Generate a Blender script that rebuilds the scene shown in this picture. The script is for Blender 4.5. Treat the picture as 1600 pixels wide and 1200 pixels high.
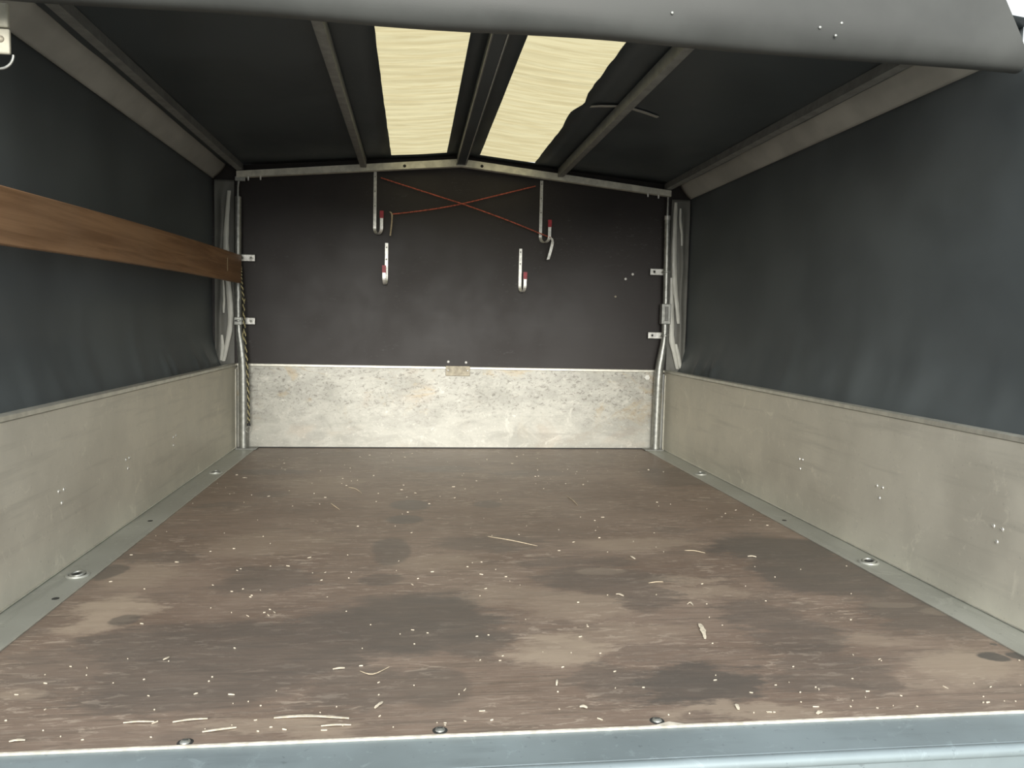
import bpy, bmesh, math, random
from mathutils import Vector, Matrix, noise

# ------------------------------------------------------------------ scene, camera, light
for o in list(bpy.data.objects): bpy.data.objects.remove(o)
S = bpy.context.scene
COL = S.collection

F_PX = 1235.84
CAM = Vector((-0.190141, -3.393112, 0.534538))
YAW, PITCH, ROLL = 0.125404, -0.0735637, 0.0229385
def cam_matrix():
    cy, sy, cp, sp = math.cos(YAW), math.sin(YAW), math.cos(PITCH), math.sin(PITCH)
    f = Vector((sy*cp, cy*cp, sp)); r0 = Vector((cy, -sy, 0)); u0 = r0.cross(f)
    c, s = math.cos(ROLL), math.sin(ROLL)
    r = c*r0 + s*u0; u = -s*r0 + c*u0
    m = Matrix((r, u, -f)).transposed().to_4x4(); m.translation = CAM
    return m
cd = bpy.data.cameras.new('camera'); cam = bpy.data.objects.new('camera', cd); COL.objects.link(cam)
cam.matrix_world = cam_matrix()
cd.sensor_fit = 'HORIZONTAL'; cd.sensor_width = 36.0; cd.lens = F_PX/1600*36.0
cd.clip_start = 0.02; cd.clip_end = 200
S.camera = cam

w = bpy.data.worlds.new('overcast_sky'); S.world = w; w.use_nodes = True
bg = w.node_tree.nodes['Background']
bg.inputs['Color'].default_value = (0.92, 0.97, 1.0, 1); bg.inputs['Strength'].default_value = .82

sd = bpy.data.lights.new('hazy_sun', 'SUN'); sd.energy = 2.5; sd.angle = math.radians(36); sd.color = (1.0, 0.96, 0.88)
so = bpy.data.objects.new('hazy_sun', sd); COL.objects.link(so)
sun_el, sun_az = math.radians(18), math.radians(3)          # comes from behind the camera, low and veiled
sdir = Vector((math.sin(sun_az)*math.cos(sun_el), math.cos(sun_az)*math.cos(sun_el), -math.sin(sun_el)))
so.rotation_euler = sdir.to_track_quat('-Z', 'Y').to_euler(); so.location = (0, -6, 4)

S.view_settings.view_transform = 'Standard'; S.view_settings.look = 'None'
S.view_settings.exposure = 0.82; S.view_settings.gamma = 1.0; S.view_settings.use_curve_mapping = False

# ------------------------------------------------------------------ materials
def lin(c):
    return tuple(((v/255)/12.92 if v/255 <= 0.04045 else ((v/255+0.055)/1.055)**2.4) for v in c)
class NT:
    def __init__(s, name):
        s.m = bpy.data.materials.new(name); s.m.use_nodes = True
        s.t = s.m.node_tree; s.b = s.t.nodes['Principled BSDF']; s.out = s.t.nodes['Material Output']
        s.co = s.t.nodes.new('ShaderNodeTexCoord').outputs['Object']
    def n(s, typ, **k):
        x = s.t.nodes.new(typ)
        for a, v in k.items(): setattr(x, a, v)
        return x
    def put(s, sock, v):
        if hasattr(v, 'links'): s.t.links.new(v, sock)
        elif isinstance(v, (tuple, list)) and len(v) == 3 and sock.type == 'RGBA': sock.default_value = (*v, 1)
        else: sock.default_value = v
    def scaled(s, sc, src=None):
        x = s.n('ShaderNodeVectorMath', operation='MULTIPLY'); s.put(x.inputs[0], src or s.co); x.inputs[1].default_value = sc
        return x.outputs[0]
    def noise(s, sc, scale=1.0, detail=4, rough=.55, dist=0, src=None):
        x = s.n('ShaderNodeTexNoise'); s.put(x.inputs['Vector'], s.scaled(sc, src)); x.inputs['Scale'].default_value = scale
        x.inputs['Detail'].default_value = detail; x.inputs['Roughness'].default_value = rough; x.inputs['Distortion'].default_value = dist
        return x.outputs['Fac']
    def ramp(s, v, a, b, c=0.0, d=1.0, smooth=True):
        x = s.n('ShaderNodeMapRange'); x.interpolation_type = 'SMOOTHSTEP' if smooth else 'LINEAR'
        s.put(x.inputs['Value'], v); x.inputs['From Min'].default_value = a; x.inputs['From Max'].default_value = b
        x.inputs['To Min'].default_value = c; x.inputs['To Max'].default_value = d
        return x.outputs['Result']
    def math(s, op, a, b=0.0):
        x = s.n('ShaderNodeMath', operation=op); s.put(x.inputs[0], a); s.put(x.inputs[1], b); return x.outputs[0]
    def mix(s, f, a, b):
        x = s.n('ShaderNodeMix', data_type='RGBA'); s.put(x.inputs['Factor'], f); s.put(x.inputs['A'], a); s.put(x.inputs['B'], b)
        return x.outputs['Result']
    def bump(s, h, strength=.2, dist=.002):
        x = s.n('ShaderNodeBump'); x.inputs['Strength'].default_value = strength; x.inputs['Distance'].default_value = dist
        s.put(x.inputs['Height'], h); s.put(s.b.inputs['Normal'], x.outputs['Normal'])
    def set(s, color=None, rough=None, metal=None, spec=None):
        if color is not None: s.put(s.b.inputs['Base Color'], color)
        if rough is not None: s.put(s.b.inputs['Roughness'], rough)
        if metal is not None: s.put(s.b.inputs['Metallic'], metal)
        if spec is not None: s.put(s.b.inputs['Specular IOR Level'], spec)
        return s.m

def simple(name, col, rough=.5, metal=0.0, var=.18, sc=25.0, spec=.5):
    t = NT(name); n = t.noise((1, 1, 1), sc, 4)
    a = tuple(max(0, c*(1-var)) for c in col); b = tuple(min(1, c*(1+var)) for c in col)
    return t.set(t.mix(t.ramp(n, .3, .7), a, b), rough, metal, spec)

def tarp_mat(name, col, rough, spec=.5, seed=0.0):
    t = NT(name)
    n = t.noise((1, 1, 1), 3.0+seed, 4); f = t.noise((1, 1, 1), 600, 2)
    c = t.mix(t.ramp(n, .3, .7), tuple(v*.85 for v in col), tuple(v*1.15 for v in col))
    t.set(c, t.ramp(n, .3, .7, rough-.05, rough+.06), 0, spec); t.bump(f, .15, .0006)
    return t.m

def alu_mat(name, base, stretch, metal, rough, speck=0.4, patch=0.0):
    t = NT(name)
    big = t.noise((1, 1, 1), 5, 5); st = t.noise(stretch, 1.0, 5, .6); sp = t.noise((1, 1, 1), 90, 3, .6); sp2 = t.noise((1, 1, 1), 38, 4, .65, .8)
    c = t.mix(t.ramp(big, .3, .7), tuple(v*.88 for v in base), tuple(min(1, v*1.08) for v in base))
    c = t.mix(t.ramp(st, .52, .72, 0, .45), c, tuple(v*.72 for v in base))
    c = t.mix(t.ramp(sp2, .60, .70, 0, speck), c, tuple(min(1, v*1.35) for v in base))
    c = t.mix(t.ramp(sp, .64, .74, 0, speck), c, tuple(v*.5 for v in base))
    if patch:
        p = t.noise((1, 1, 1.6), 4.2, 5, .6, .5)
        c = t.mix(t.ramp(p, .54, .68, 0, patch), c, (.40, .30, .22))
        p2 = t.noise((1, 1, 1.5), 52, 8, .78, .7); p3 = t.noise((1, 1, 2), 6, 5, .65, .8)
        c = t.mix(t.ramp(p3, .40, .62, 0, .55), c, tuple(v*.66 for v in base))
        zs = t.n('ShaderNodeSeparateXYZ'); t.put(zs.inputs[0], t.co)
        up = t.ramp(t.math('ADD', zs.outputs['Z'], t.math('MULTIPLY', t.math('SUBTRACT', p3, .5), .25)), .07, .24, .12, 1)
        c = t.mix(t.math('MULTIPLY', t.ramp(p2, .53, .60, 0, .75), up), c, (.17, .16, .14))
        c = t.mix(t.ramp(p2, .44, .37, 0, .4), c, tuple(min(1, v*1.35) for v in base))
        oc = t.noise((1, 1, 1.4), 5.5, 6, .7, 1.0)
        c = t.mix(t.math('MULTIPLY', t.ramp(oc, .55, .66, 0, .5), up), c, (.42, .33, .20))
    sc1 = t.noise((1, 1, 1), 7, 8, .75, 1.4)
    c = t.mix(t.ramp(sc1, .57, .68, 0, .6), c, tuple(min(1, v*1.3) for v in base))
    t.set(c, t.ramp(big, .3, .7, rough-.06, rough+.08), metal, .5); t.bump(st, .12, .001)
    return t.m

M = {}
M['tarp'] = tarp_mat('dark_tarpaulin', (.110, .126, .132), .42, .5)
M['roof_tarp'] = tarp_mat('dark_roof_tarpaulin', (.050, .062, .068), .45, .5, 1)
M['hem'] = tarp_mat('grey_tarpaulin', (.42, .42, .385), .5, .4, 2)
M['flap'] = tarp_mat('grey_flap_fabric', (.19, .19, .17), .5, .4, 5)
M['curtain'] = tarp_mat('grey_curtain_fabric', (.066, .069, .065), .5, .4, 3)
M['fold'] = tarp_mat('lit_fabric_fold', (.72, .72, .65), .36, .5, 4)  # same flap fabric, lighter: sheen on the lit folds is put into the colour
M['alu_side'] = alu_mat('dull_aluminium', (.72, .69, .595), (2, 2, 30), .36, .50, .25)
M['alu_back'] = alu_mat('scratched_aluminium', (.46, .455, .41), (3, 1, 40), .45, .45, .7, .25)
M['alu_rim'] = simple('aluminium_rim', (.62, .61, .54), .38, .6, .1, 40)
M['galv'] = alu_mat('galvanised_sheet', (.46, .47, .43), (30, 3, 3), .5, .45, .45)
M['sill'] = alu_mat('galvanised_sill', (.27, .325, .345), (6, 40, 3), .30, .5, .5)
M['steel'] = simple('galvanised_tube', (.42, .43, .40), .42, .75, .2, 60)
M['bar'] = simple('painted_roof_bar', (.25, .255, .24), .5, .2, .15, 30)
M['beam'] = simple('cream_crossbeam', (.74, .73, .63), .45, .15, .15, 30)
M['bright'] = simple('bright_zinc', (.75, .75, .71), .35, .5, .15, 80)
M['bracket'] = simple('cream_bracket', (.50, .475, .38), .5, .1, .1, 50)
M['red'] = simple('red_plastic', (.42, .018, .035), .4, 0, .2, 60)
M['redcord'] = simple('red_cord', (.50, .12, .075), .7, 0, .5, 150)
M['tan'] = simple('tan_cord', (.48, .40, .26), .8, 0, .2, 150)
M['brass'] = simple('yellowish_cord', (.46, .41, .22), .7, 0, .5, 220)
M['black'] = simple('plain_black', (.02, .02, .02), .6, 0, .2, 60)
M['hole'] = simple('dark_hole', (.03, .03, .028), .8, 0, .2, 60)
M['rivet'] = simple('zinc_rivet', (.85, .85, .80), .25, .7, .05, 60)
M['straw'] = simple('dry_straw', (.55, .46, .33), .7, 0, .2, 150)
M['rawwood'] = simple('raw_wood', (.66, .59, .47), .7, 0, .2, 150)
M['paleedge'] = simple('pale_splintered_edge', (.62, .57, .48), .7, 0, .25, 60)
M['white'] = simple('white_screw_head', (.85, .85, .82), .4, 0, .05, 60)
M['platelatch'] = simple('stained_latch_plate', (.36, .325, .25), .5, .3, .25, 60)

def m_skylight():
    t = NT('translucent_roof_sheet')
    n = t.noise((1, 9, 1), 6, 5, .6, .6)
    c = t.mix(t.ramp(n, .35, .65), (.535, .455, .262), (.63, .56, .345))
    t.set(c, .45, 0, .3)
    tr = t.n('ShaderNodeBsdfTranslucent'); t.put(tr.inputs['Color'], c)
    mx = t.n('ShaderNodeMixShader'); mx.inputs[0].default_value = .72
    t.t.links.new(t.b.outputs[0], mx.inputs[1]); t.t.links.new(tr.outputs[0], mx.inputs[2])
    t.t.links.new(mx.outputs[0], t.out.inputs['Surface'])
    return t.m
M['skylight'] = m_skylight()

def m_plank():
    t = NT('brown_plank_wood')
    g = t.noise((40, 2.0, 45), 1.0, 6, .6, .6); b = t.noise((2, 2, 2), 2, 3)
    c = t.mix(t.ramp(g, .3, .7), (.185, .098, .047), (.33, .190, .098)); c = t.mix(t.ramp(b, .35, .7, 0, .35), c, (.27, .175, .108))
    t.set(c, .55, 0, .4); t.bump(g, .25, .0015); return t.m
M['plank'] = m_plank()

def m_backpanel():
    t = NT('dark_film_plywood')
    b = t.noise((1, 1, 1), 3, 5, .6); s = t.noise((1, 1, 3), 40, 6, .7, 1.0); s2 = t.noise((6, 1, 90), 1, 4, .6)
    zs = t.n('ShaderNodeSeparateXYZ'); t.put(zs.inputs[0], t.co)
    c = t.mix(t.ramp(b, .3, .7), (.020, .016, .0148), (.033, .028, .0265))
    c = t.mix(t.ramp(s2, .5, .75, 0, .35), c, (.035, .029, .026))
    wear = t.math('MULTIPLY', t.ramp(s, .58, .68), t.ramp(b, .46, .64, 0, .6))
    c = t.mix(wear, c, (.12, .12, .125))
    t.set(c, t.ramp(b, .3, .7, .42, .54), 0, .4); t.bump(s2, .1, .001); return t.m
M['backpanel'] = m_backpanel()

DARK = [(-0.19,-1.071,0.056,0.067,0.7),(-0.207,-1.248,0.049,0.05,0.7),(0.038,-1.069,0.042,0.05,0.5),(-0.236,-1.546,0.044,0.117,0.55),(-0.25,-1.757,0.047,0.037,0.45),(-0.19,-1.993,0.172,0.148,0.75),(-0.337,-2.067,0.095,0.15,0.6),(-0.101,-2.048,0.077,0.115,0.55),(-0.48,-1.738,0.098,0.084,0.45),(-0.69,-1.954,0.026,0.025,0.7),(-0.542,-2.074,0.174,0.116,0.6),(0.695,-1.574,0.155,0.142,0.8),(0.719,-1.77,0.161,0.153,0.75),(0.484,-2.066,0.094,0.147,0.5),(0.229,-1.777,0.153,0.068,0.5),(0.269,-1.877,0.079,0.094,0.45),(0.253,-2.276,0.108,0.071,0.8),(0.122,-2.245,0.079,0.065,0.45),(0.464,-2.248,0.093,0.067,0.4),(0.785,-2.01,0.115,0.131,0.55),(0.782,-2.221,0.025,0.02,1.0),(0.832,-2.219,0.02,0.017,1.0),(0.821,-2.167,0.007,0.006,0.9),(-0.668,-0.541,0.144,0.049,0.5),(-0.056,-0.491,0.167,0.065,0.35),(-0.615,-0.913,0.057,0.046,0.4),(0.823,-0.631,0.195,0.195,0.4),(0.219,-0.58,0.141,0.062,0.35),(-0.732,-2.16,0.075,0.069,0.3),(-0.502,-2.196,0.163,0.109,0.55),(-0.263,-2.249,0.093,0.062,0.42),(-0.151,-2.257,0.056,0.062,0.45),(-0.815,-1.68,0.028,0.053,0.7),(-0.733,-1.571,0.084,0.04,0.4),(0.184,-1.663,0.118,0.038,0.4),(-0.723,-1.067,0.071,0.041,0.4),(0.499,-1.395,0.07,0.038,0.35),(-0.005,-1.495,0.11,0.079,0.4)]
LIGHT = [(-0.738,-1.919,0.062,0.097,0.9),(-0.743,-1.703,0.09,0.086,0.5),(0.064,-2.135,0.08,0.056,0.9),(0.201,-2.077,0.103,0.04,0.4),(0.125,-1.942,0.099,0.085,0.5),(0.712,-2.255,0.096,0.057,0.7),(-0.356,-2.356,0.092,0.028,0.6),(0.605,-2.284,0.061,0.03,0.4),(-0.526,-1.471,0.166,0.101,0.35),(-0.134,-1.646,0.1,0.067,0.4),(0.377,-1.513,0.147,0.051,0.5),(0.228,-1.728,0.057,0.022,0.8),(-0.735,-2.236,0.035,0.016,0.5),(-0.484,-0.792,0.123,0.144,0.3),(0.589,-2.131,0.08,0.027,0.4),(0.293,-2.373,0.119,0.022,0.6),(0.835,-2.007,0.039,0.023,0.7),(0.012,-1.865,0.128,0.059,0.35),(0.408,-1.87,0.093,0.045,0.5),(0.382,-1.788,0.084,0.021,0.6),(0.754,-1.967,0.053,0.017,0.6)]
def m_floor():
    t = NT('stained_brown_plywood')
    wn = t.n('ShaderNodeTexNoise'); t.put(wn.inputs['Vector'], t.scaled((5, 8, 5))); wn.inputs['Scale'].default_value = 1; wn.inputs['Detail'].default_value = 5; wn.inputs['Roughness'].default_value = .7
    su = t.n('ShaderNodeVectorMath', operation='SUBTRACT'); t.put(su.inputs[0], wn.outputs['Color']); su.inputs[1].default_value = (.5, .5, .5)
    wv = t.n('ShaderNodeVectorMath', operation='MULTIPLY'); t.put(wv.inputs[0], su.outputs[0]); wv.inputs[1].default_value = (.26, .17, 0)
    ad = t.n('ShaderNodeVectorMath', operation='ADD'); t.put(ad.inputs[0], t.co); t.put(ad.inputs[1], wv.outputs[0])
    fn_ = t.n('ShaderNodeTexNoise'); t.put(fn_.inputs['Vector'], t.scaled((16, 55, 5))); fn_.inputs['Scale'].default_value = 1; fn_.inputs['Detail'].default_value = 6; fn_.inputs['Roughness'].default_value = .7
    fs_ = t.n('ShaderNodeVectorMath', operation='SUBTRACT'); t.put(fs_.inputs[0], fn_.outputs['Color']); fs_.inputs[1].default_value = (.5, .5, .5)
    fm_ = t.n('ShaderNodeVectorMath', operation='MULTIPLY'); t.put(fm_.inputs[0], fs_.outputs[0]); fm_.inputs[1].default_value = (.16, .07, 0)
    fa_ = t.n('ShaderNodeVectorMath', operation='ADD'); t.put(fa_.inputs[0], ad.outputs[0]); t.put(fa_.inputs[1], fm_.outputs[0])
    wp = fa_.outputs[0]
    def blobs(lst, soft):
        acc = None
        for x, y, rx, ry, s in lst:
            d = t.n('ShaderNodeVectorMath', operation='SUBTRACT'); t.put(d.inputs[0], wp if rx > .06 else mid); d.inputs[1].default_value = (x, y, 0)
            k = t.n('ShaderNodeVectorMath', operation='MULTIPLY'); t.put(k.inputs[0], d.outputs[0]); k.inputs[1].default_value = (1/rx, 1/ry, 0)
            l = t.n('ShaderNodeVectorMath', operation='LENGTH'); t.put(l.inputs[0], k.outputs[0])
            sf = soft if rx > .06 else .16; v = t.ramp(l.outputs['Value'], 1.0+sf, 1.0-sf, 0, s)
            acc = v if acc is None else t.math('MAXIMUM', acc, v)
        return acc
    w2 = t.n('ShaderNodeVectorMath', operation='MULTIPLY'); t.put(w2.inputs[0], su.outputs[0]); w2.inputs[1].default_value = (.05, .04, 0)
    a2 = t.n('ShaderNodeVectorMath', operation='ADD'); t.put(a2.inputs[0], t.co); t.put(a2.inputs[1], w2.outputs[0]); mid = a2.outputs[0]
    dk = blobs(DARK, .20); lt = blobs(LIGHT, .36)
    big = t.noise((1.6, 2.4, 1), 1.6, 5, .6, .4); gr = t.noise((5, 110, 1), 1.0, 5, .65, .3); gr2 = t.noise((18, 320, 1), 1.0, 3, .6); mot = t.noise((4, 14, 1), 1.5, 6, .65, .6)
    c = t.mix(t.ramp(big, .3, .7), (.185, .135, .104), (.262, .200, .158))
    c = t.mix(t.ramp(mot, .48, .68, 0, .45), c, (.165, .135, .113))
    c = t.mix(t.ramp(gr, .48, .66, 0, .6), c, (.135, .108, .086))
    c = t.mix(t.ramp(gr2, .52, .68, 0, .45), c, (.36, .30, .245))
    fk = t.noise((22, 75, 1), 1.0, 5, .7, .8); pt = t.noise((3, 5, 1), 1.3, 4, .6)
    c = t.mix(t.math('MULTIPLY', t.ramp(fk, .54, .62), t.ramp(pt, .40, .60, .15, .8)), c, (.40, .33, .265))
    c = t.mix(t.ramp(fk, .42, .33, 0, .35), c, (.11, .09, .075))
    c = t.mix(t.math('MULTIPLY', lt, t.ramp(mot, .25, .6, .45, 1.0)), c, (.39, .315, .242))
    c = t.mix(t.math('MULTIPLY', dk, t.ramp(mot, .2, .6, .75, 1.0)), c, (.100, .090, .080))
    t.set(c, t.ramp(dk, 0, 1, .46, .40), 0, .5); t.bump(t.math('ADD', gr, t.math('MULTIPLY', fk, .5)), .2, .0012)
    return t.m
M['floor'] = m_floor()
def m_ground():
    t = NT('grey_asphalt'); n = t.noise((1, 1, 1), 30, 6, .7); c = t.mix(t.ramp(n, .3, .7), (.19, .19, .185), (.30, .30, .29))
    return t.set(c, .85, 0, .3)
M['ground'] = m_ground()

# ------------------------------------------------------------------ mesh helpers
class MB:
    def __init__(s): s.v = []; s.f = []
    def add(s, vs, fs):
        k = len(s.v); s.v += [tuple(v) for v in vs]; s.f += [tuple(i+k for i in f) for f in fs]; return s
    def box(s, a, b, bev=0.0, mat=None):
        bm = bmesh.new(); bmesh.ops.create_cube(bm, size=1)
        c = [(a[i]+b[i])/2 for i in range(3)]; d = [abs(b[i]-a[i]) for i in range(3)]
        for v in bm.verts: v.co = Vector((v.co[i]*d[i] for i in range(3)))
        if bev: bmesh.ops.bevel(bm, geom=bm.edges[:], offset=min(bev, min(d)*.45), segments=2, affect='EDGES', profile=.5)
        for v in bm.verts:
            if mat: v.co = mat @ v.co
            v.co = v.co+Vector(c)
        bm.verts.index_update(); s.add([v.co[:] for v in bm.verts], [[v.index for v in f.verts] for f in bm.faces]); bm.free(); return s
    def tube(s, path, r, n=12, cap=True):
        path = [Vector(p) for p in path]; m = len(path); vs = []; fs = []
        rr = r if isinstance(r, (list, tuple)) else [r]*m
        t0 = (path[1]-path[0]).normalized(); ref = Vector((0, 0, 1)) if abs(t0.z) < .9 else Vector((1, 0, 0))
        nrm = (ref-t0*ref.dot(t0)).normalized()
        for i, p in enumerate(path):
            t = (path[min(i+1, m-1)]-path[max(i-1, 0)]).normalized()
            nrm = (nrm-t*nrm.dot(t)).normalized(); bn = t.cross(nrm)
            for k in range(n):
                a = 2*math.pi*k/n; vs.append(p+rr[i]*(math.cos(a)*nrm+math.sin(a)*bn))
        for i in range(m-1):
            for k in range(n):
                fs.append((i*n+k, i*n+(k+1) % n, (i+1)*n+(k+1) % n, (i+1)*n+k))
        if cap: fs.append(tuple(range(n))[::-1]); fs.append(tuple((m-1)*n+k for k in range(n)))
        return s.add(vs, fs)
    def ribbon(s, path, wdir, width, thick, ndir=None):           # rectangular bar along a path
        path = [Vector(p) for p in path]; m = len(path); vs = []; fs = []
        wd = Vector(wdir).normalized(); ws = width if isinstance(width, (list, tuple)) else [width]*m
        for i, p in enumerate(path):
            t = (path[min(i+1, m-1)]-path[max(i-1, 0)]).normalized(); nn = t.cross(wd).normalized()
            for a, b in ((-1, -1), (1, -1), (1, 1), (-1, 1)): vs.append(p+wd*(a*ws[i]/2)+nn*(b*thick/2))
        for i in range(m-1):
            for k in range(4): fs.append((i*4+k, i*4+(k+1) % 4, (i+1)*4+(k+1) % 4, (i+1)*4+k))
        fs += [(3, 2, 1, 0), tuple((m-1)*4+k for k in range(4))]
        return s.add(vs, fs)
    def sweep(s, prof, a, b):                                     # closed profile [(x,z)] swept along Y from a to b
        n = len(prof); vs = [(x, a, z) for x, z in prof]+[(x, b, z) for x, z in prof]
        fs = [(i, (i+1) % n, n+(i+1) % n, n+i) for i in range(n)]+[tuple(range(n))[::-1], tuple(range(n, 2*n))]
        return s.add(vs, fs)
    def sweepx(s, prof, a, b):                                    # closed profile [(y,z)] swept along X
        n = len(prof); vs = [(a, y, z) for y, z in prof]+[(b, y, z) for y, z in prof]
        fs = [(i, (i+1) % n, n+(i+1) % n, n+i) for i in range(n)]+[tuple(range(n))[::-1], tuple(range(n, 2*n))]
        return s.add(vs, fs)
    def extr(s, poly, y0, y1):                                    # polygon [(x,z)] between two Y
        return s.sweep(poly, y0, y1)
    def dome(s, c, r, h, axis, n=12):                             # domed screw or rivet head
        c = Vector(c); ax = Vector(axis).normalized(); u = ax.orthogonal().normalized(); v = ax.cross(u); vs = []; fs = []
        rings = ((1.0, 0.0), (.92, .45), (.6, .85))
        for q, hh in rings:
            for k in range(n):
                a = 2*math.pi*k/n; vs.append(c+(u*math.cos(a)+v*math.sin(a))*r*q+ax*h*hh)
        vs.append(c+ax*h)
        for i in range(2):
            for k in range(n): fs.append((i*n+k, i*n+(k+1) % n, (i+1)*n+(k+1) % n, (i+1)*n+k))
        for k in range(n): fs.append((2*n+k, 2*n+(k+1) % n, 3*n))
        fs.append(tuple(range(n))[::-1])
        return s.add(vs, fs)
    def torus(s, c, R, r, u, v, n=24, m=8, a0=0, a1=2*math.pi):
        c = Vector(c); u = Vector(u); v = Vector(v)
        full = abs(a1-a0-2*math.pi) < 1e-6
        pts = [c+R*(math.cos(a0+(a1-a0)*i/n)*u+math.sin(a0+(a1-a0)*i/n)*v) for i in range(n+1)]
        return s.tube(pts, r, m, not full)
    def sheet(s, nx, ny, fn, thick=None):
        vs = [fn(i/nx, j/ny) for j in range(ny+1) for i in range(nx+1)]
        fs = [(j*(nx+1)+i, j*(nx+1)+i+1, (j+1)*(nx+1)+i+1, (j+1)*(nx+1)+i) for j in range(ny) for i in range(nx)]
        return s.add(vs, fs)
    def build(s, name, mat, parent=None, smooth=False, solid=0.0):
        me = bpy.data.meshes.new(name); me.from_pydata(s.v, [], s.f); me.validate(); me.update()
        bm = bmesh.new(); bm.from_mesh(me); bmesh.ops.recalc_face_normals(bm, faces=bm.faces); bm.to_mesh(me); bm.free()
        if smooth:
            for p in me.polygons: p.use_smooth = True
            try: me.set_sharp_from_angle(angle=math.radians(38))
            except Exception: pass
        me.materials.append(M[mat]); o = bpy.data.objects.new(name, me); COL.objects.link(o)
        if solid:
            md = o.modifiers.new('thickness', 'SOLIDIFY'); md.thickness = solid; md.offset = 0
        if parent is not None:
            o.parent = parent; o.matrix_parent_inverse = Matrix.Translation(-parent.location)
        return o
def tag(o, label, cat=None, group=None, kind=None):
    o['label'] = label
    if cat: o['category'] = cat
    if group: o['group'] = group
    if kind: o['kind'] = kind
    return o
def thing(name, label, cat, loc=(0, 0, 0), group=None):
    o = bpy.data.objects.new(name, None); COL.objects.link(o); o.location = loc; o.empty_display_size = .05
    return tag(o, label, cat, group)
def nz(x, y, z=0.0): return noise.noise(Vector((x, y, z)))

W, H, LEN = .915, .354, 2.396
def roof_z(x): return 1.243-.088*abs(x)

# ------------------------------------------------------------------ setting
g = MB().box((-40, -40, -.66), (40, 40, -.62)).build('ground', 'ground'); tag(g, 'grey asphalt ground below the trailer', kind='structure')

fl = MB().box((-W, -LEN, -.018), (W, .0, 0), .0).build('floor', 'floor'); tag(fl, 'worn brown plywood floor with dark damp stains', kind='structure')
edge = MB()
N = 90
pv = []
for i in range(N+1):
    x = -W+2*W*i/N; kink = .012*math.exp(-((x-.163)/.012)**2)
    d = .0012+.0008*nz(x*23, 3)+kink*.7
    pv += [(x, -LEN-.0015, -.006), (x, -LEN-.0015, .0007), (x, -LEN+d, .0007)]
edge.add(pv, [(3*i+k, 3*i+3+k, 3*i+4+k, 3*i+1+k) for i in range(N) for k in range(2)])
edge.build('splintered_edge', 'paleedge', fl, solid=.0008)
for x, y in ((-.469, -2.387), (-.148, -2.383), (.148, -2.381)):
    MB().dome((x, y-.0005, .0001), .0102, .0008, (0, 0, 1), 16).build('screw_recess', 'hole', fl, True)
    s_ = MB().dome((x, y-.0005, .0006), .0068, .003, (0, 0, 1)).build('floor_screw', 'steel', fl, True)
    MB().box((x-.0035, y-.0014, .0036), (x+.0035, y-.0002, .0045)).build('screw_slot', 'hole', s_)

poly = [(-1.03, H-.02), (1.03, H-.02), (1.03, roof_z(1.03)), (0, roof_z(0)), (-1.03, roof_z(1.03))]
wb = MB().extr(poly, .006, .024).build('wall_back', 'backpanel'); tag(wb, 'dark film faced plywood headboard panel at the far end', kind='structure')
for x, z in ((.729, .750), (.760, .771), (.037, .372), (-.039, .374)):
    MB().dome((x, .0065, z), .0058, .003, (0, -1, 0)).build('panel_screw', 'white', wb, True)
MB().dome((.686, .0065, .672), .005, .002, (0, -1, 0)).build('panel_dent', 'platelatch', wb, True)

def side_tarp(sgn, name, label):
    ya, yb = .02, -1.92
    nx, ny = 110, 46
    def fn(u, v):
        z0 = .285; z1 = 1.155
        z = z0+(z1-z0)*v
        y_rear = -2.40+(min(max((z-.34)/.76, 0), 1))*.50
        y = ya+(y_rear-ya)*u
        x = 1.012
        x -= .060*max(0, 1-(z-z0)/.19)**1.4
        x += .010*math.sin(math.pi*v)*math.sin(math.pi*min(1, u*1.05))
        lowf = math.exp(-((z-.40)/.09)**2)
        x -= lowf*.010*max(0, nz(y*9, z*3, sgn*4))
        # sharp little puckers above the board near the middle and far end
        for yc in ((-.62, -.70, -.36, -.20) if sgn < 0 else (-.22, -.33, -.40)):
            x -= .013*math.exp(-((z-.37)/.035)**2)*math.exp(-((y-yc-(z-.36)*.25)/.020)**2)
        x += .003*nz(y*2.2, z*2.4, 9+sgn)
        return (sgn*x, y, z)
    o = MB().sheet(nx, ny, fn).build(name, 'tarp', None, True, .0012)
    tag(o, label, kind='structure'); return o
wl = side_tarp(-1, 'wall_left', 'dark grey tarpaulin side on the left above the low board')
wr = side_tarp(1, 'wall_right', 'dark grey tarpaulin side on the right above the low board')

# roof tarpaulin with two translucent strips
YR = -1.935
SK = ((-.289, -.063), (.074, .304)); SKY = (-.065, -1.86)
xs = [-1.012, -.96, -.90, -.75, -.60, -.48, -.40, -.33, -.289, -.23, -.175, -.12, -.063, -.03, 0, .035, .074, .13, .19, .25, .304, .36, .416, .48, .60, .75, .90, .96, 1.012]
ys = [.02, -.065]+[-.065-1.795*i/60 for i in range(1, 61)]+[-1.90, YR]
def edge_wob(x, y):
    if abs(x-.304) < 1e-6: return x+.012*math.exp(-((y+.98)/.06)**2)-.010*math.exp(-((y+.84)/.10)**2)+.004*nz(y*14, 1)
    if abs(x+.289) < 1e-6: return x+.002*nz(y*10, 2)
    return x
def roof_pt(x, y):
    x2 = edge_wob(x, y)
    sag = .010*abs(math.sin(math.pi*x/.42)) if abs(x) < .85 else 0
    z = roof_z(x2)-.6*sag*math.sin(math.pi*min(1, max(0, -y/1.95)))+.003*nz(x2*5, y*4, 2)
    return (x2, y, z)
mb = MB(); vs = [roof_pt(x, y) for y in ys for x in xs]; nx = len(xs); fs = []
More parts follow.
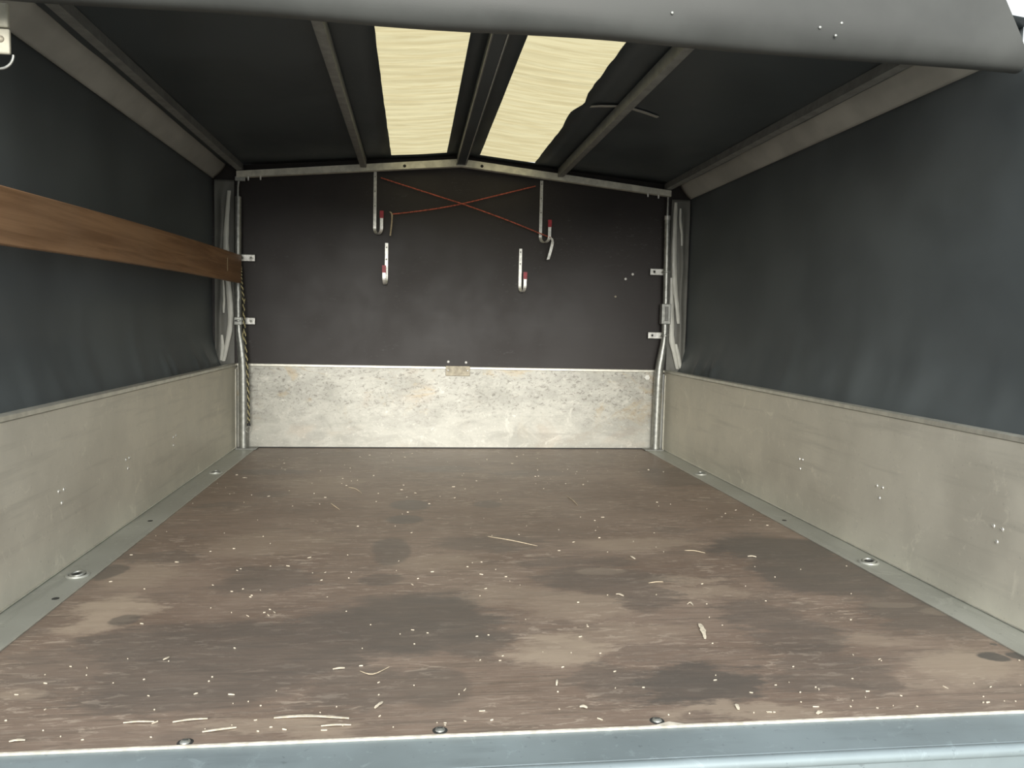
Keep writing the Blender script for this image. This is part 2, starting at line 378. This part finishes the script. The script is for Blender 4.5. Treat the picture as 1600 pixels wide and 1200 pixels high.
for j in range(len(ys)-1):
    for i in range(nx-1):
        inside = any(a-1e-6 <= xs[i] and xs[i+1] <= b+1e-6 for a, b in SK) and ys[j] <= SKY[0]+1e-6 and ys[j+1] >= SKY[1]-1e-6
        if not inside: fs.append((j*nx+i, j*nx+i+1, (j+1)*nx+i+1, (j+1)*nx+i))
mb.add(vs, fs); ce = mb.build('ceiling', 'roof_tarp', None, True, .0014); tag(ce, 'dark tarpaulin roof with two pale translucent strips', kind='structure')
for a, b in SK:
    def fn(u, v, a=a, b=b):
        y = SKY[0]+.012+(SKY[1]-SKY[0]-.024)*v
        x = a-.012+(b-a+.024)*u
        if b > .2 and u > .99: x += .006
        z = roof_z(x)+.0035+(.0006+.0006*nz(x*2, y*2, 8))*math.sin(y*88+5*nz(x*3, y*4))+.0012*nz(x*4, y*42)-.004*math.sin(math.pi*u)
        return (x, y, z)
    p = MB().sheet(14, 260, fn).build('skylight_strip', 'skylight', ce, True)
    p['label'] = 'pale yellow ribbed translucent roof strip'
# thin pale ribbon along a crease across the roof right of the strip
MB().ribbon([(.335, -.98, roof_z(.335)-.010), (.36, -1.00, roof_z(.36)-.0100), (.43, -1.02, roof_z(.43)-.006), (.50, -1.00, roof_z(.50)-.009), (.55, -.97, roof_z(.55)-.008)], (0, 1, .1), .024, .002).build('roof_crease', 'hem', ce)

# ------------------------------------------------------------------ aluminium boards
def side_board(sgn, label, rivs):
    t = thing('side_board', label, 'side board', (sgn*W, -1.2, 0))
    MB().box((sgn*W, -LEN+.01, -.02), (sgn*(W+.025), -.002, H-.012), .002).build('panel', 'alu_side', t)
    MB().sweep([(sgn*(W-.002), H-.011), (sgn*(W-.002), H-.002), (sgn*(W+.001), H), (sgn*(W+.018), H), (sgn*(W+.018), H-.011)], -LEN+.01, -.002).build('top_rim', 'alu_rim', t)
    MB().box((sgn*(W-.004), -.030, .0), (sgn*W, -.012, H-.022), .001).build('end_channel', 'alu_rim', t)
    for y, z in rivs: MB().dome((sgn*W, y, z), .0045, .0022, (-sgn, 0, 0), 10).build('rivet', 'rivet', t, True)
    MB().tube([(sgn*(W-.0015), -LEN+.01, .0045), (sgn*(W-.0015), -.04, .0045)], .0018, 8).build('bottom_bead', 'alu_rim', t)
    return t
RL = [(-1.671, .170), (-1.646, .169), (-1.657, .143), (-1.283, .170), (-1.260, .171), (-1.270, .145), (-.879, .170), (-.880, .145), (-.852, .172)]
RR = [(-1.647, .173), (-1.670, .173), (-1.660, .146), (-2.031, .174), (-2.054, .173), (-2.042, .146), (-1.263, .172), (-1.282, .173), (-1.270, .145)]
side_board(-1, 'low dull aluminium side board along the left of the floor', RL)
side_board(1, 'low dull aluminium side board along the right of the floor', RR)
t = thing('front_board', 'bright scratched aluminium board below the dark far panel', 'board', (0, 0, 0))
MB().box((-W+.01, -.003, .0002), (W-.01, -.0004, .0045)).build('dark_gap_strip', 'black', t)  # black strip painting the dark gap between board and floor, not a real seal
MB().box((-W+.0005, 0, -.018), (W-.0005, .022, H-.010), .002).build('panel', 'alu_back', t)
MB().box((-W+.0005, -.003, H-.012), (W-.0005, .026, H), .002).build('top_rim', 'alu_rim', t)
p = MB().box((-.050, -.006, .314), (.054, -.001, H+.003), .0015).build('latch_plate', 'platelatch', t)
for x in (-.04, .044): MB().dome((x, -.006, .338), .004, .002, (0, -1, 0), 10).build('rivet', 'rivet', p, True)
b_ = MB(); hx = [(.838+.012*math.cos(math.pi/3*k), .320+.012*math.sin(math.pi/3*k)) for k in range(6)]
b_.extr(hx, -.008, .0).build('hex_bolt', 'bright', t)

# ------------------------------------------------------------------ floor edge rails with lashing cups
def floor_rail(sgn, label, cups, extra):
    t = thing('floor_rail', label, 'rail', (sgn*.874, -1.2, 0))
    MB().box((sgn*.833, -LEN+.004, -.002), (sgn*(W-.0005), -.045, .0022), .0008).build('strip', 'galv', t)
    MB().tube([(sgn*.8335, -LEN+.004, .0018), (sgn*.8335, -.35, .0018)], .0009, 6).build('strip_edge', 'alu_rim', t)
    for x, y in cups:
        c = MB().torus((x, y, .0032), .020, .0035, (1, 0, 0), (0, 1, 0), 24, 8).build('lashing_cup', 'galv', t, True)
        MB().dome((x, y, .0022), .018, .0012, (0, 0, 1), 20).build('cup_recess', 'hole', c, True)
        MB().torus((x, y, .006), .013, .0028, (.8, .6, .15), (-.6, .8, 0), 20, 8).build('lashing_ring', 'steel', c, True)
    for x, y in extra: MB().dome((x, y, .0022), .007, .001, (0, 0, 1), 12).build('drain_hole', 'hole', t, True)
    return t
floor_rail(-1, 'galvanised edge rail on the floor beside the left side board', [(-.868, -1.705), (-.863, -.578)], [(-.852, -1.843), (-.868, -1.25)])
floor_rail(1, 'galvanised edge rail on the floor beside the right side board', [(.872, -1.700), (.872, -.608)], [(.86, -1.30)])

# ------------------------------------------------------------------ rear sill and lowered tailgate
t = thing('rear_sill', 'blue grey galvanised sill across the rear floor edge', 'sill', (0, -2.44, -.006))
MB().box((-.98, -2.470, -.05), (.98, -LEN-.0005, -.0022), .001).build('sill_plate', 'sill', t)
MB().tube([(-.98, -2.476, -.0095), (.98, -2.476, -.0095)], .0085, 14).build('rolled_lip', 'sill', t, True)
t = thing('tailgate', 'pale aluminium tailgate folded down behind the sill', 'tailgate', (0, -2.50, -.05))
rot = Matrix.Rotation(math.radians(12), 3, 'X')
MB().box((-.95, -2.845, -.135), (.95, -2.492, -.110), .003, rot).build('panel', 'alu_back', t)
MB().tube([(-.95, -2.503, -.066), (.95, -2.503, -.066)], .013, 12).build('hinge_tube', 'alu_rim', t, True)

# ------------------------------------------------------------------ roof frame
t = thing('roof_crossbeam', 'cream gabled crossbeam above the far dark panel', 'beam', (0, -.03, 1.1))
lowz = lambda x: 1.191-.0945*abs(x)
hgt = lambda x: .030-.006*abs(x)
for sgn in (-1, 1):
    MB().extr([(0, lowz(0)), (sgn*.905, lowz(.905)), (sgn*.905, lowz(.905)+hgt(.9)), (0, lowz(0)+hgt(0))], -.045, -.015).build('beam_arm', 'beam', t)
for x in (-.235, .085): MB().dome((x, -.0452, lowz(x)+.012), .0065, .0015, (0, -1, 0), 12).build('bolt_hole', 'hole', t, True)
for x in (-.861, -.813, .805, .852): MB().tube([(x, -.033, lowz(x)-.014), (x, -.033, lowz(x)+.004)], [.0032, .0055], 8).build('screw_tip', 'bright', t, True)

def roof_bar(x, label, zoff=0.0):
    z1 = roof_z(x)-.006; hh = .036
    return tag(MB().box((x-.0125, YR+.01, z1-hh), (x+.0125, -.046, z1), .003).build('roof_bar', 'bar', None, True), label, 'bar')
roof_bar(-.402, 'grey lengthwise roof bar left of the left skylight strip')
roof_bar(.418, 'grey lengthwise roof bar right of the right skylight strip')
t = thing('ridge_bar', 'dark ridge bar with bright edges between the two skylight strips', 'bar', (0, -1, 1.2))
MB().box((-.020, YR+.01, 1.196), (.020, -.046, 1.232), .002).build('channel', 'roof_tarp', t)
MB().box((.0135, YR+.01, 1.1925), (.0160, -.046, 1.1965), .0006).build('edge_bead', 'bright', t)
MB().box((-.0225, YR+.01, 1.193), (-.0185, -.046, 1.199), .001).build('edge_bead', 'bar', t)

def eave(sgn, label, label2):
    t = thing('eave_rail', label, 'rail', (sgn*.9, -1, 1.14))
    MB().sweep([(sgn*.882, 1.137), (sgn*.906, 1.134), (sgn*.908, 1.160), (sgn*.884, 1.163)], YR+.02, -.012).build('tube', 'bar', t)
    def fn(u, v):
        y = -.012+(YR+.03+.012)*u
        a = (1.004, 1.102); b = (.952, 1.163); mid = (.968, 1.128)
        x = (1-v)**2*a[0]+2*v*(1-v)*mid[0]+v*v*b[0]; z = (1-v)**2*a[1]+2*v*(1-v)*mid[1]+v*v*b[1]
        x += .004*nz(y*5, v*2, sgn)*v; z += .003*nz(y*6, v*3, 5+sgn)*(1-abs(2*v-1))
        return (sgn*x, y, z)
    h = MB().sheet(70, 10, fn).build('hem_flap', 'hem', t, True, .0015)
    h['label'] = 'light grey fabric hem hanging below the tube'
    return t
eave(-1, 'grey eave rail with fabric hem above the left tarpaulin', '')
eave(1, 'grey eave rail with fabric hem above the right tarpaulin', '')

# rolled-up rear curtain across the top of the opening
t = thing('rear_curtain', 'grey rear tarpaulin curtain gathered across the top of the opening', 'curtain', (0, -2.0, 1.1))
def band_pt(u, v):
    # v runs round the closed section, u along x
    a = 2*math.pi*v
    xl, xr = -.955, .926
    x = xl+(xr-xl)*u
    hh = .115; th = .032
    cz = 1.150; c_, s_ = math.cos(a), math.sin(a)
    zz = cz+hh*math.copysign(abs(s_)**.55, s_); yy = -2.0+th*math.copysign(abs(c_)**.8, c_)
    if u > .93: x -= .058*max(0, (zz-1.05)/.10)*((u-.93)/.07)
    zz += .004*nz(x*3, s_*1.5, 7)-.013*max(0, x-.2)**1.5+.0012*math.sin(x*9)
    yy += .006*nz(x*4, zz*9, 3)+(-.02)*(zz-1.05)
    return (x, yy, zz)
mb = MB().sheet(90, 40, band_pt); m0 = 91
mb.f.append(tuple(j*m0 for j in range(40))); mb.f.append(tuple(j*m0+90 for j in range(40))[::-1])
mb.build('gathered_fabric', 'curtain', t, True)
for x, z in ((.245, 1.078), (.515, 1.072), (.555, 1.082), (.545, 1.060)):
    MB().dome((x, -2.031, z), .0028, .0018, (0, -1, 0), 10).build('stud', 'steel', t, True)

# rear corner posts with the strap bracket at the left one
def rear_post(sgn, label):
    return tag(MB().ribbon([(sgn*.985, -2.385, -.04), (sgn*.985, -2.37, .36), (sgn*.985, -1.97, 1.06)], (1, 0, 0), .026, .026).build('rear_post', 'steel'), label, 'post')
rear_post(-1, 'slanted steel rear post at the left of the opening'); rear_post(1, 'slanted steel rear post at the right of the opening')
t = thing('strap_bracket', 'cream strap bracket with wire ring in the upper left corner', 'bracket', (-.91, -1.92, 1.0))
MB().box((-.950, -1.926, .972), (-.872, -1.918, 1.014), .003).build('lower_plate', 'bracket', t)
MB().box((-.950, -1.926, 1.016), (-.874, -1.916, 1.056), .003).build('upper_plate', 'bracket', t)
MB().dome((-.886, -1.926, .996), .006, .003, (0, -1, 0)).build('plate_rivet', 'platelatch', t, True)
MB().torus((-.892, -1.922, .972), .024, .0022, (1, 0, 0), (0, 0, 1), 24, 8, math.pi, 2*math.pi).build('wire_ring', 'steel', t, True)

# ------------------------------------------------------------------ corner posts at the far end
def smooth_path(pts, n=8):
    P = [Vector(p) for p in pts]; out = []
    for i in range(len(P)-1):
        p0, p1, p2, p3 = P[max(i-1, 0)], P[i], P[i+1], P[min(i+2, len(P)-1)]
        for k in range(n):
            s = k/n; out.append(.5*((2*p1)+(-p0+p2)*s+(2*p0-5*p1+4*p2-p3)*s*s+(-p0+3*p1-3*p2+p3)*s**3))
    out.append(P[-1]); return out
def clamp(t, sgn, z, x0, x1, xp, dark):
    c = MB().box((min(x0, x1), -.016, z-.014), (max(x0, x1), -.010, z+.014), .002).build('clamp', 'bright', t)
    MB().torus((xp, -.032, z), .0155, .004, (1, 0, 0), (0, 1, 0), 20, 6).build('clamp_collar', 'steel', c, True)
    xb = x0+(x1-x0)*.25
    MB().torus((xb, -.0165, z), .0065, .0022, (1, 0, 0), (0, 0, 1), 16, 6).build('washer', 'bright', c, True)
    MB().dome((xb, -.016, z), .005, .003, (0, -1, 0)).build('clamp_bolt', 'hole' if dark else 'steel', c, True)
    return c
t = thing('corner_post', 'bent galvanised tube post in the far left corner', 'post', (-.88, -.032, 0))
pts = smooth_path([(-.900, -.032, 1.030), (-.901, -.032, .80), (-.900, -.032, .53), (-.889, -.032, .42), (-.882, -.032, .33), (-.881, -.032, .18), (-.881, -.032, .004)])
MB().tube(pts, [.0130 if p.z > .5 else (.0185 if p.z < .4 else .0130+.0055*(.5-p.z)/.1) for p in pts], 16).build('tube', 'steel', t, True)
MB().tube([(-.896, -.032, 1.105), (-.901, -.032, 1.075), (-.902, -.032, 1.028)], .0052, 10).build('top_rod', 'steel', t, True)
MB().box((-.912, -.040, 1.092), (-.872, -.024, 1.110), .002).build('top_bracket', 'steel', t)
clamp(t, -1, .787, -.838, -.900, -.9, False); clamp(t, -1, .529, -.838, -.902, -.9, False)
MB().tube([(-.9, -.032, .652), (-.9, -.032, .618)], .0140, 14).build('sleeve', 'steel', t, True)
MB().box((-.915, -.046, .512), (-.885, -.040, .544), .002).build('nut_plate', 'steel', t)
MB().box((-.909, -.062, .0005), (-.825, -.004, .006), .002).build('foot_plate', 'bar', t)
t = thing('corner_post', 'bent galvanised tube post in the far right corner', 'post', (.88, -.032, 0))
pts = smooth_path([(.895, -.032, 1.020), (.899, -.032, .80), (.902, -.032, .53), (.893, -.032, .43), (.882, -.032, .34), (.879, -.032, .18), (.878, -.032, .004)])
MB().tube(pts, [.0125 if p.z > .5 else (.0180 if p.z < .4 else .0125+.0055*(.5-p.z)/.1) for p in pts], 16).build('tube', 'steel', t, True)
MB().tube([(.895, -.032, 1.105), (.895, -.032, 1.018)], .0052, 10).build('top_rod', 'steel', t, True)
MB().tube([(.895, -.032, 1.024), (.895, -.032, 1.006)], .0135, 14).build('top_collar', 'bright', t, True)
clamp(t, 1, .783, .833, .902, .899, True); clamp(t, 1, .506, .833, .904, .902, True)
sl = MB().box((.880, -.052, .556), (.921, -.018, .645), .003).build('latch_sleeve', 'steel', t)
MB().box((.893, -.056, .570), (.908, -.052, .632), .002).build('latch_lever', 'bar', sl)
MB().tube([(.902, -.032, .556), (.902, -.032, .52)], .0145, 14).build('sleeve', 'steel', t, True)
MB().box((.825, -.062, .0005), (.909, -.004, .006), .002).build('foot_plate', 'bar', t)

def corner_flap(sgn, x0, x1, label, folds, ridges):
    def fn(u, v):
        z = .345+(1.10-.345)*v; x = x0+(x1-x0)*u
        y = -.004
        for xc, xs_, wd, amp, za, zb in folds:
            k = min(1, max(0, (z-za)/.06))*min(1, max(0, (zb-z)/.06))
            xx = xc+xs_*(z-.7)+.010*nz(z*5, xc*9)-.05*max(0, .48-z)*1.5*(1 if xs_ == 0 else .6)*-1
            y -= amp*k*math.exp(-((x-xx)/wd)**2)
        y -= .004*max(0, nz(x*30, z*8, 1))
        return (sgn*x, y, z)
    t = thing('corner_flap', label, 'tarp flap', (sgn*.96, -.004, .35))
    MB().sheet(40, 70, fn).build('back_sheet', 'flap', t, True, .0012)
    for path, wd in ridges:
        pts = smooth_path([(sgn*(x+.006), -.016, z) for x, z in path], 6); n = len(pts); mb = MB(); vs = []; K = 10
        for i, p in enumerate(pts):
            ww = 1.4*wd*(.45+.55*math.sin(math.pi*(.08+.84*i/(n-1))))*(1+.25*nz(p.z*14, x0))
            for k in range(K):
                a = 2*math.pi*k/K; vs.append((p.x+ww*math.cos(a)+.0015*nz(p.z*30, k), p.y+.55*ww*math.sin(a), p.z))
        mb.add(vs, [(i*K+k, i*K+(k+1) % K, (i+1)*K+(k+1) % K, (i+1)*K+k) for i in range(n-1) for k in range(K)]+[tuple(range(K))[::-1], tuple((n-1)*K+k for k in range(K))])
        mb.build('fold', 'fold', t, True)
    return t
corner_flap(-1, .922, 1.0, 'crumpled grey fabric flap behind the far left corner post', [(.972, 0, .012, .012, .35, 1.06)],
    [([(.934, 1.055), (.942, .95), (.946, .86), (.944, .78), (.938, .68), (.930, .58), (.932, .50), (.946, .42), (.958, .362)], .0085), ([(.958, .70), (.955, .62), (.957, .56)], .004), ([(.964, .47), (.962, .42), (.968, .365)], .005)])
corner_flap(1, .922, 1.006, 'crumpled grey fabric flap behind the far right corner post', [(.975, 0, .012, .012, .35, 1.05)],
    [([(.930, 1.085), (.930, .98), (.931, .86), (.938, .74), (.952, .64), (.962, .56)], .0085), ([(.924, .76), (.927, .66), (.932, .55), (.936, .48), (.952, .42), (.965, .36)], .0085), ([(.952, 1.06), (.954, 1.0), (.962, .95), (.964, .90)], .0045), ([(.955, .47), (.970, .41), (.980, .36)], .0055)])

# ------------------------------------------------------------------ plank along the left side
P0, P1 = (-.893, -2.06, .6985), (-.893, -.055, .738)
pl = MB(); nseg = 40; vs = []
for i in range(nseg+1):
    u = i/nseg; y = P0[1]+(P1[1]-P0[1])*u; zc = P0[2]+(P1[2]-P0[2])*u; hh = .0495+.0065*u; bow = .010*math.sin(math.pi*u)
    for dx, dz in ((.009, hh-.002), (.007, hh), (-.009, hh), (-.009, -hh), (.007, -hh), (.009, -hh+.002)): vs.append((P0[0]+dx, y, zc+dz+bow*.6))
pl.add(vs, [(i*6+k, i*6+(k+1) % 6, (i+1)*6+(k+1) % 6, (i+1)*6+k) for i in range(nseg) for k in range(6)]+[(5, 4, 3, 2, 1, 0), tuple(nseg*6+k for k in range(6))])
t = thing('wooden_plank', 'long brown wooden plank running along the left tarpaulin', 'plank', (-.893, -1.0, .72))
pl.build('board', 'plank', t)
MB().box((-.8845, -.300, .715), (-.8832, -.292, .763), .0005).build('pale_batten', 'tan', t)

# ------------------------------------------------------------------ cord hanging by the far left post
t = thing('hanging_cord', 'yellowish twisted cord hanging along the far left post', 'cord', (-.87, -.06, .4))
base = smooth_path([(-.886, -.054, .745), (-.884, -.056, .70), (-.876, -.056, .611), (-.871, -.056, .481), (-.862, -.056, .349), (-.857, -.056, .217), (-.856, -.056, .112)], 26)
for ph, sm in ((0, 'brass'), (math.pi, 'hole')):
    pts = []
    for i, p in enumerate(base):
        a = i*.95+ph; pts.append(p+Vector((math.cos(a), math.sin(a), 0))*.0026)
    MB().tube(pts, .0026, 7).build('strand', sm, t, True)
MB().tube(smooth_path([(-.872, -.052, .620), (-.878, -.05, .56), (-.874, -.052, .50), (-.880, -.05, .47), (-.873, -.052, .45)]), .0026, 7).build('loose_end', 'brass', t, True)
MB().dome((-.856, -.056, .100), .0075, .014, (0, 0, 1), 10).build('end_knot', 'black', t, True)
MB().torus((-.856, -.056, .084), .012, .0011, (1, 0, 0), (0, 0, 1), 20, 6).build('wire_loop', 'steel', t, True)

# ------------------------------------------------------------------ hooks on the far panel
def hook(label, x, ztop, zbot, dx, ztip, capd, marks=()):
    """flat strip screwed to the panel, turning up into a hook with a red sleeve"""
    t = thing('wall_hook', label, 'hook', (x, -.01, zbot), 'red tipped hooks on the far panel')
    yf = .002
    path = [(x, yf-.0005, ztop), (x, yf-.0005, zbot+.035)]
    R = .020
    for k in range(11):
        a = math.pi*k/10
        path.append((x+dx*(1-math.cos(a))/2, yf-.045*(1-math.cos(a))/2, zbot+.025-R*math.sin(a)*1.25))
    path.append((x+dx, yf-.045, ztip-.028))
    st = MB().ribbon(path, (1, 0, 0), .0125, .004).build('strip', 'bright', t)
    for z in marks: MB().dome((x, yf-.003, z), .0035, .002, (0, -1, 0), 8).build('screw', 'steel', st, True)
    MB().ribbon([(x+dx, yf-.045, ztip-.030), (x+dx, yf-.045, ztip)], (1, 0, 0), .0155, .008).build('red_sleeve', 'red', t)
    return t
hook('upper left red tipped hook below the cream crossbeam', -.356, 1.160, .902, .030, .995, 1, (1.14, 1.08, 1.02))
hook('upper right red tipped hook below the cream crossbeam', .346, 1.155, .892, .032, .985, 1, (1.14, 1.08, 1.02))
hook('lower left red tipped hook on the far dark panel', -.306, .868, .696, -.008, .772, 1, (.85, .80))
hook('lower right red tipped hook on the far dark panel', .262, .864, .680, .016, .763, 1, (.85, .80))

def cord(label, pts, r, end):
    t = thing('elastic_cord', label, 'cord', pts[0], 'crossed red cords on the far panel')
    MB().tube(smooth_path(pts, 12), r, 8).build('cord', 'redcord', t, True)
    if end == 'tag':
        MB().ribbon(smooth_path([(.383, -.050, .912), (.390, -.052, .895), (.384, -.054, .860), (.373, -.050, .818)], 4), (1, 0, .2), [.004]*2+[.009]*3+[.0125]*8, .0025).build('pale_strap_end', 'bright', t)
    else:
        MB().ribbon(smooth_path([(-.292, -.046, .992), (-.284, -.048, .980), (-.285, -.050, .940), (-.290, -.048, .894)], 4), (1, 0, 0), .006, .0025).build('tan_strap_end', 'tan', t)
    return t
cord('red cord falling from upper left to the right hook', [(-.333, -.004, 1.136), (-.10, -.016, 1.070), (.02, -.022, 1.036), (.20, -.030, .978), (.356, -.034, .922), (.380, -.048, .912)], .0026, 'tag')
cord('red cord rising from the left hook to upper right', [(-.288, -.044, .982), (-.14, -.026, 1.008), (.0, -.012, 1.040), (.15, -.010, 1.082), (.318, -.004, 1.130)], .0026, 'tan')

# ------------------------------------------------------------------ litter on the floor
rnd = random.Random(7)
def litter(kind, name, label, cat, group, a, b, c, wd):
    wd *= {'straw': .55, 'splinter': .6, 'chip': .8}[kind]
    pts = smooth_path([(a[0], a[1], .0015), (b[0], b[1], .0026), (c[0], c[1], .0015)], 4)
    n = len(pts); ctr = pts[n//2]
    wdir = Vector((-(c[1]-a[1]), c[0]-a[0], 0))
    ws = [wd*(.35+.65*math.sin(math.pi*min(1, max(0.06, i/(n-1)*.94+.03)))) for i in range(n)]
    if kind == 'straw': o = MB().tube(pts, [w_*.5 for w_ in ws], 6).build(name, 'straw', None, True)
    else: o = MB().ribbon(pts, wdir, [w_*(1+.5*nz(i*1.7, a[0]*40)) for i, w_ in enumerate(ws)], .0012).build(name, 'rawwood')
    return tag(o, label, cat, group)
SEG = [
 ('straw', 'long tan straw lying near the middle of the floor', (.004,-1.434),(.06,-1.478),(.117,-1.526), .0045),
 ('straw', 'thin straw lying towards the far right of the floor', (.299,-.959),(.305,-1.033),(.306,-1.102), .0045),
 ('straw', 'straw beside the dark stain on the right half of the floor', (.469,-1.58),(.491,-1.587),(.512,-1.604), .004),
 ('straw', 'short pale straw lying crosswise right of the floor centre', (.308,-1.814),(.325,-1.811),(.342,-1.808), .0045),
 ('straw', 'thin straw nearest the far board on the left half', (-.39,-.822),(-.366,-.852),(-.344,-.91), .004),
 ('straw', 'dull straw just left of the two oval stains', (-.424,-1.05),(-.409,-1.092),(-.391,-1.132), .005),
 ('straw', 'curved straw lying below the big dark stain', (-.264,-2.198),(-.244,-2.213),(-.22,-2.186), .003),
 ('splinter', 'longest pale splinter near the rear floor edge', (-.369,-2.335),(-.325,-2.335),(-.269,-2.344), .0075),
 ('splinter', 'pale splinter just below the longest one', (-.304,-2.362),(-.285,-2.362),(-.265,-2.362), .004),
 ('splinter', 'leftmost of the two slim splinters left of the edge screw', (-.562,-2.333),(-.544,-2.333),(-.523,-2.333), .0035),
 ('splinter', 'slim slanted splinter directly above the left edge screw', (-.499,-2.336),(-.479,-2.333),(-.456,-2.33), .0045),
 ('splinter', 'pale splinter just right of the left edge screw', (-.454,-2.365),(-.432,-2.362),(-.413,-2.357), .005),
 ('splinter', 'short splinter at the far left of the rear edge', (-.685,-2.37),(-.676,-2.369),(-.667,-2.368), .005),
 ('chip', 'largest upright wood chip on the right half of the floor', (.334,-2.044),(.328,-2.077),(.319,-2.111), .011),
 ('chip', 'small curled wood chip above the largest chip', (.347,-1.943),(.355,-1.936),(.356,-1.95), .006),
 ('chip', 'oval wood chip left of the small curled chip', (.222,-1.877),(.228,-1.881),(.234,-1.889), .006),
 ('chip', 'tick shaped wood chip near the rear edge left of centre', (-.236,-2.318),(-.231,-2.31),(-.226,-2.301), .005),
 ('chip', 'round wood chip near the rear edge right of centre', (.050,-2.336),(.055,-2.337),(.060,-2.340), .007),
 ('chip', 'wood chip on the pale patch above the rear edge', (.276,-2.347),(.274,-2.355),(.273,-2.362), .007),
 ('chip', 'wood chip closest to the rear edge on the right', (.379,-2.383),(.384,-2.38),(.39,-2.377), .007),
 ('chip', 'white wood chip lying in the right hand dark stain', (.605,-1.634),(.616,-1.635),(.624,-1.64), .007),
 ('chip', 'wood chip below the straw in the right half', (.323,-1.621),(.324,-1.631),(.328,-1.642), .006),
 ('chip', 'slim upright wood chip just right of the floor centre line', (.029,-2.268),(.031,-2.26),(.033,-2.251), .004),
 ('chip', 'slim chip left of the curved straw', (-.306,-2.188),(-.296,-2.187),(-.288,-2.185), .004),
 ('chip', 'bent wood chip in the faint stain on the left', (-.571,-2.135),(-.567,-2.132),(-.565,-2.125), .004),
]
for kind, label, a, b, c, wd in SEG:
    litter(kind, {'straw': 'straw', 'splinter': 'wood_splinter', 'chip': 'wood_chip'}[kind], label, {'straw': 'straw', 'splinter': 'splinter', 'chip': 'wood chip'}[kind], 'litter on the floor', a, b, c, wd)
cr = MB()
for i in range(340):
    while True:
        x = rnd.uniform(-.82, .82); y = -2.372+2.3*rnd.random()**1.9
        if nz(x*3.1, y*3.1, 5)+.9*rnd.random()-.25*(x > .45) > .30: break
    L = rnd.choice((.0009, .0012, .0016, .0020, .0028, .0045)); wd = rnd.uniform(.0004, .0009); a = rnd.gauss(0, .6); L *= rnd.uniform(.6, 1.1)
    ca, sa = math.cos(a), math.sin(a); z = .0012
    q = [(x+ca*L*s1-sa*wd*s2, y+sa*L*s1+ca*wd*s2) for s1, s2 in ((-1, -.6), (0, -1), (1, -.4), (1, .5), (0, 1), (-1, .4))]
    cr.add([(px, py, .0002) for px, py in q]+[(px, py, z+rnd.uniform(0, .0006)) for px, py in q], [tuple(range(6))[::-1], tuple(range(6, 12))]+[(k, (k+1) % 6, 6+(k+1) % 6, 6+k) for k in range(6)])
tag(cr.build('wood_crumbs', 'rawwood'), 'tiny pale wood crumbs scattered over the brown floor', 'crumbs', kind='stuff')
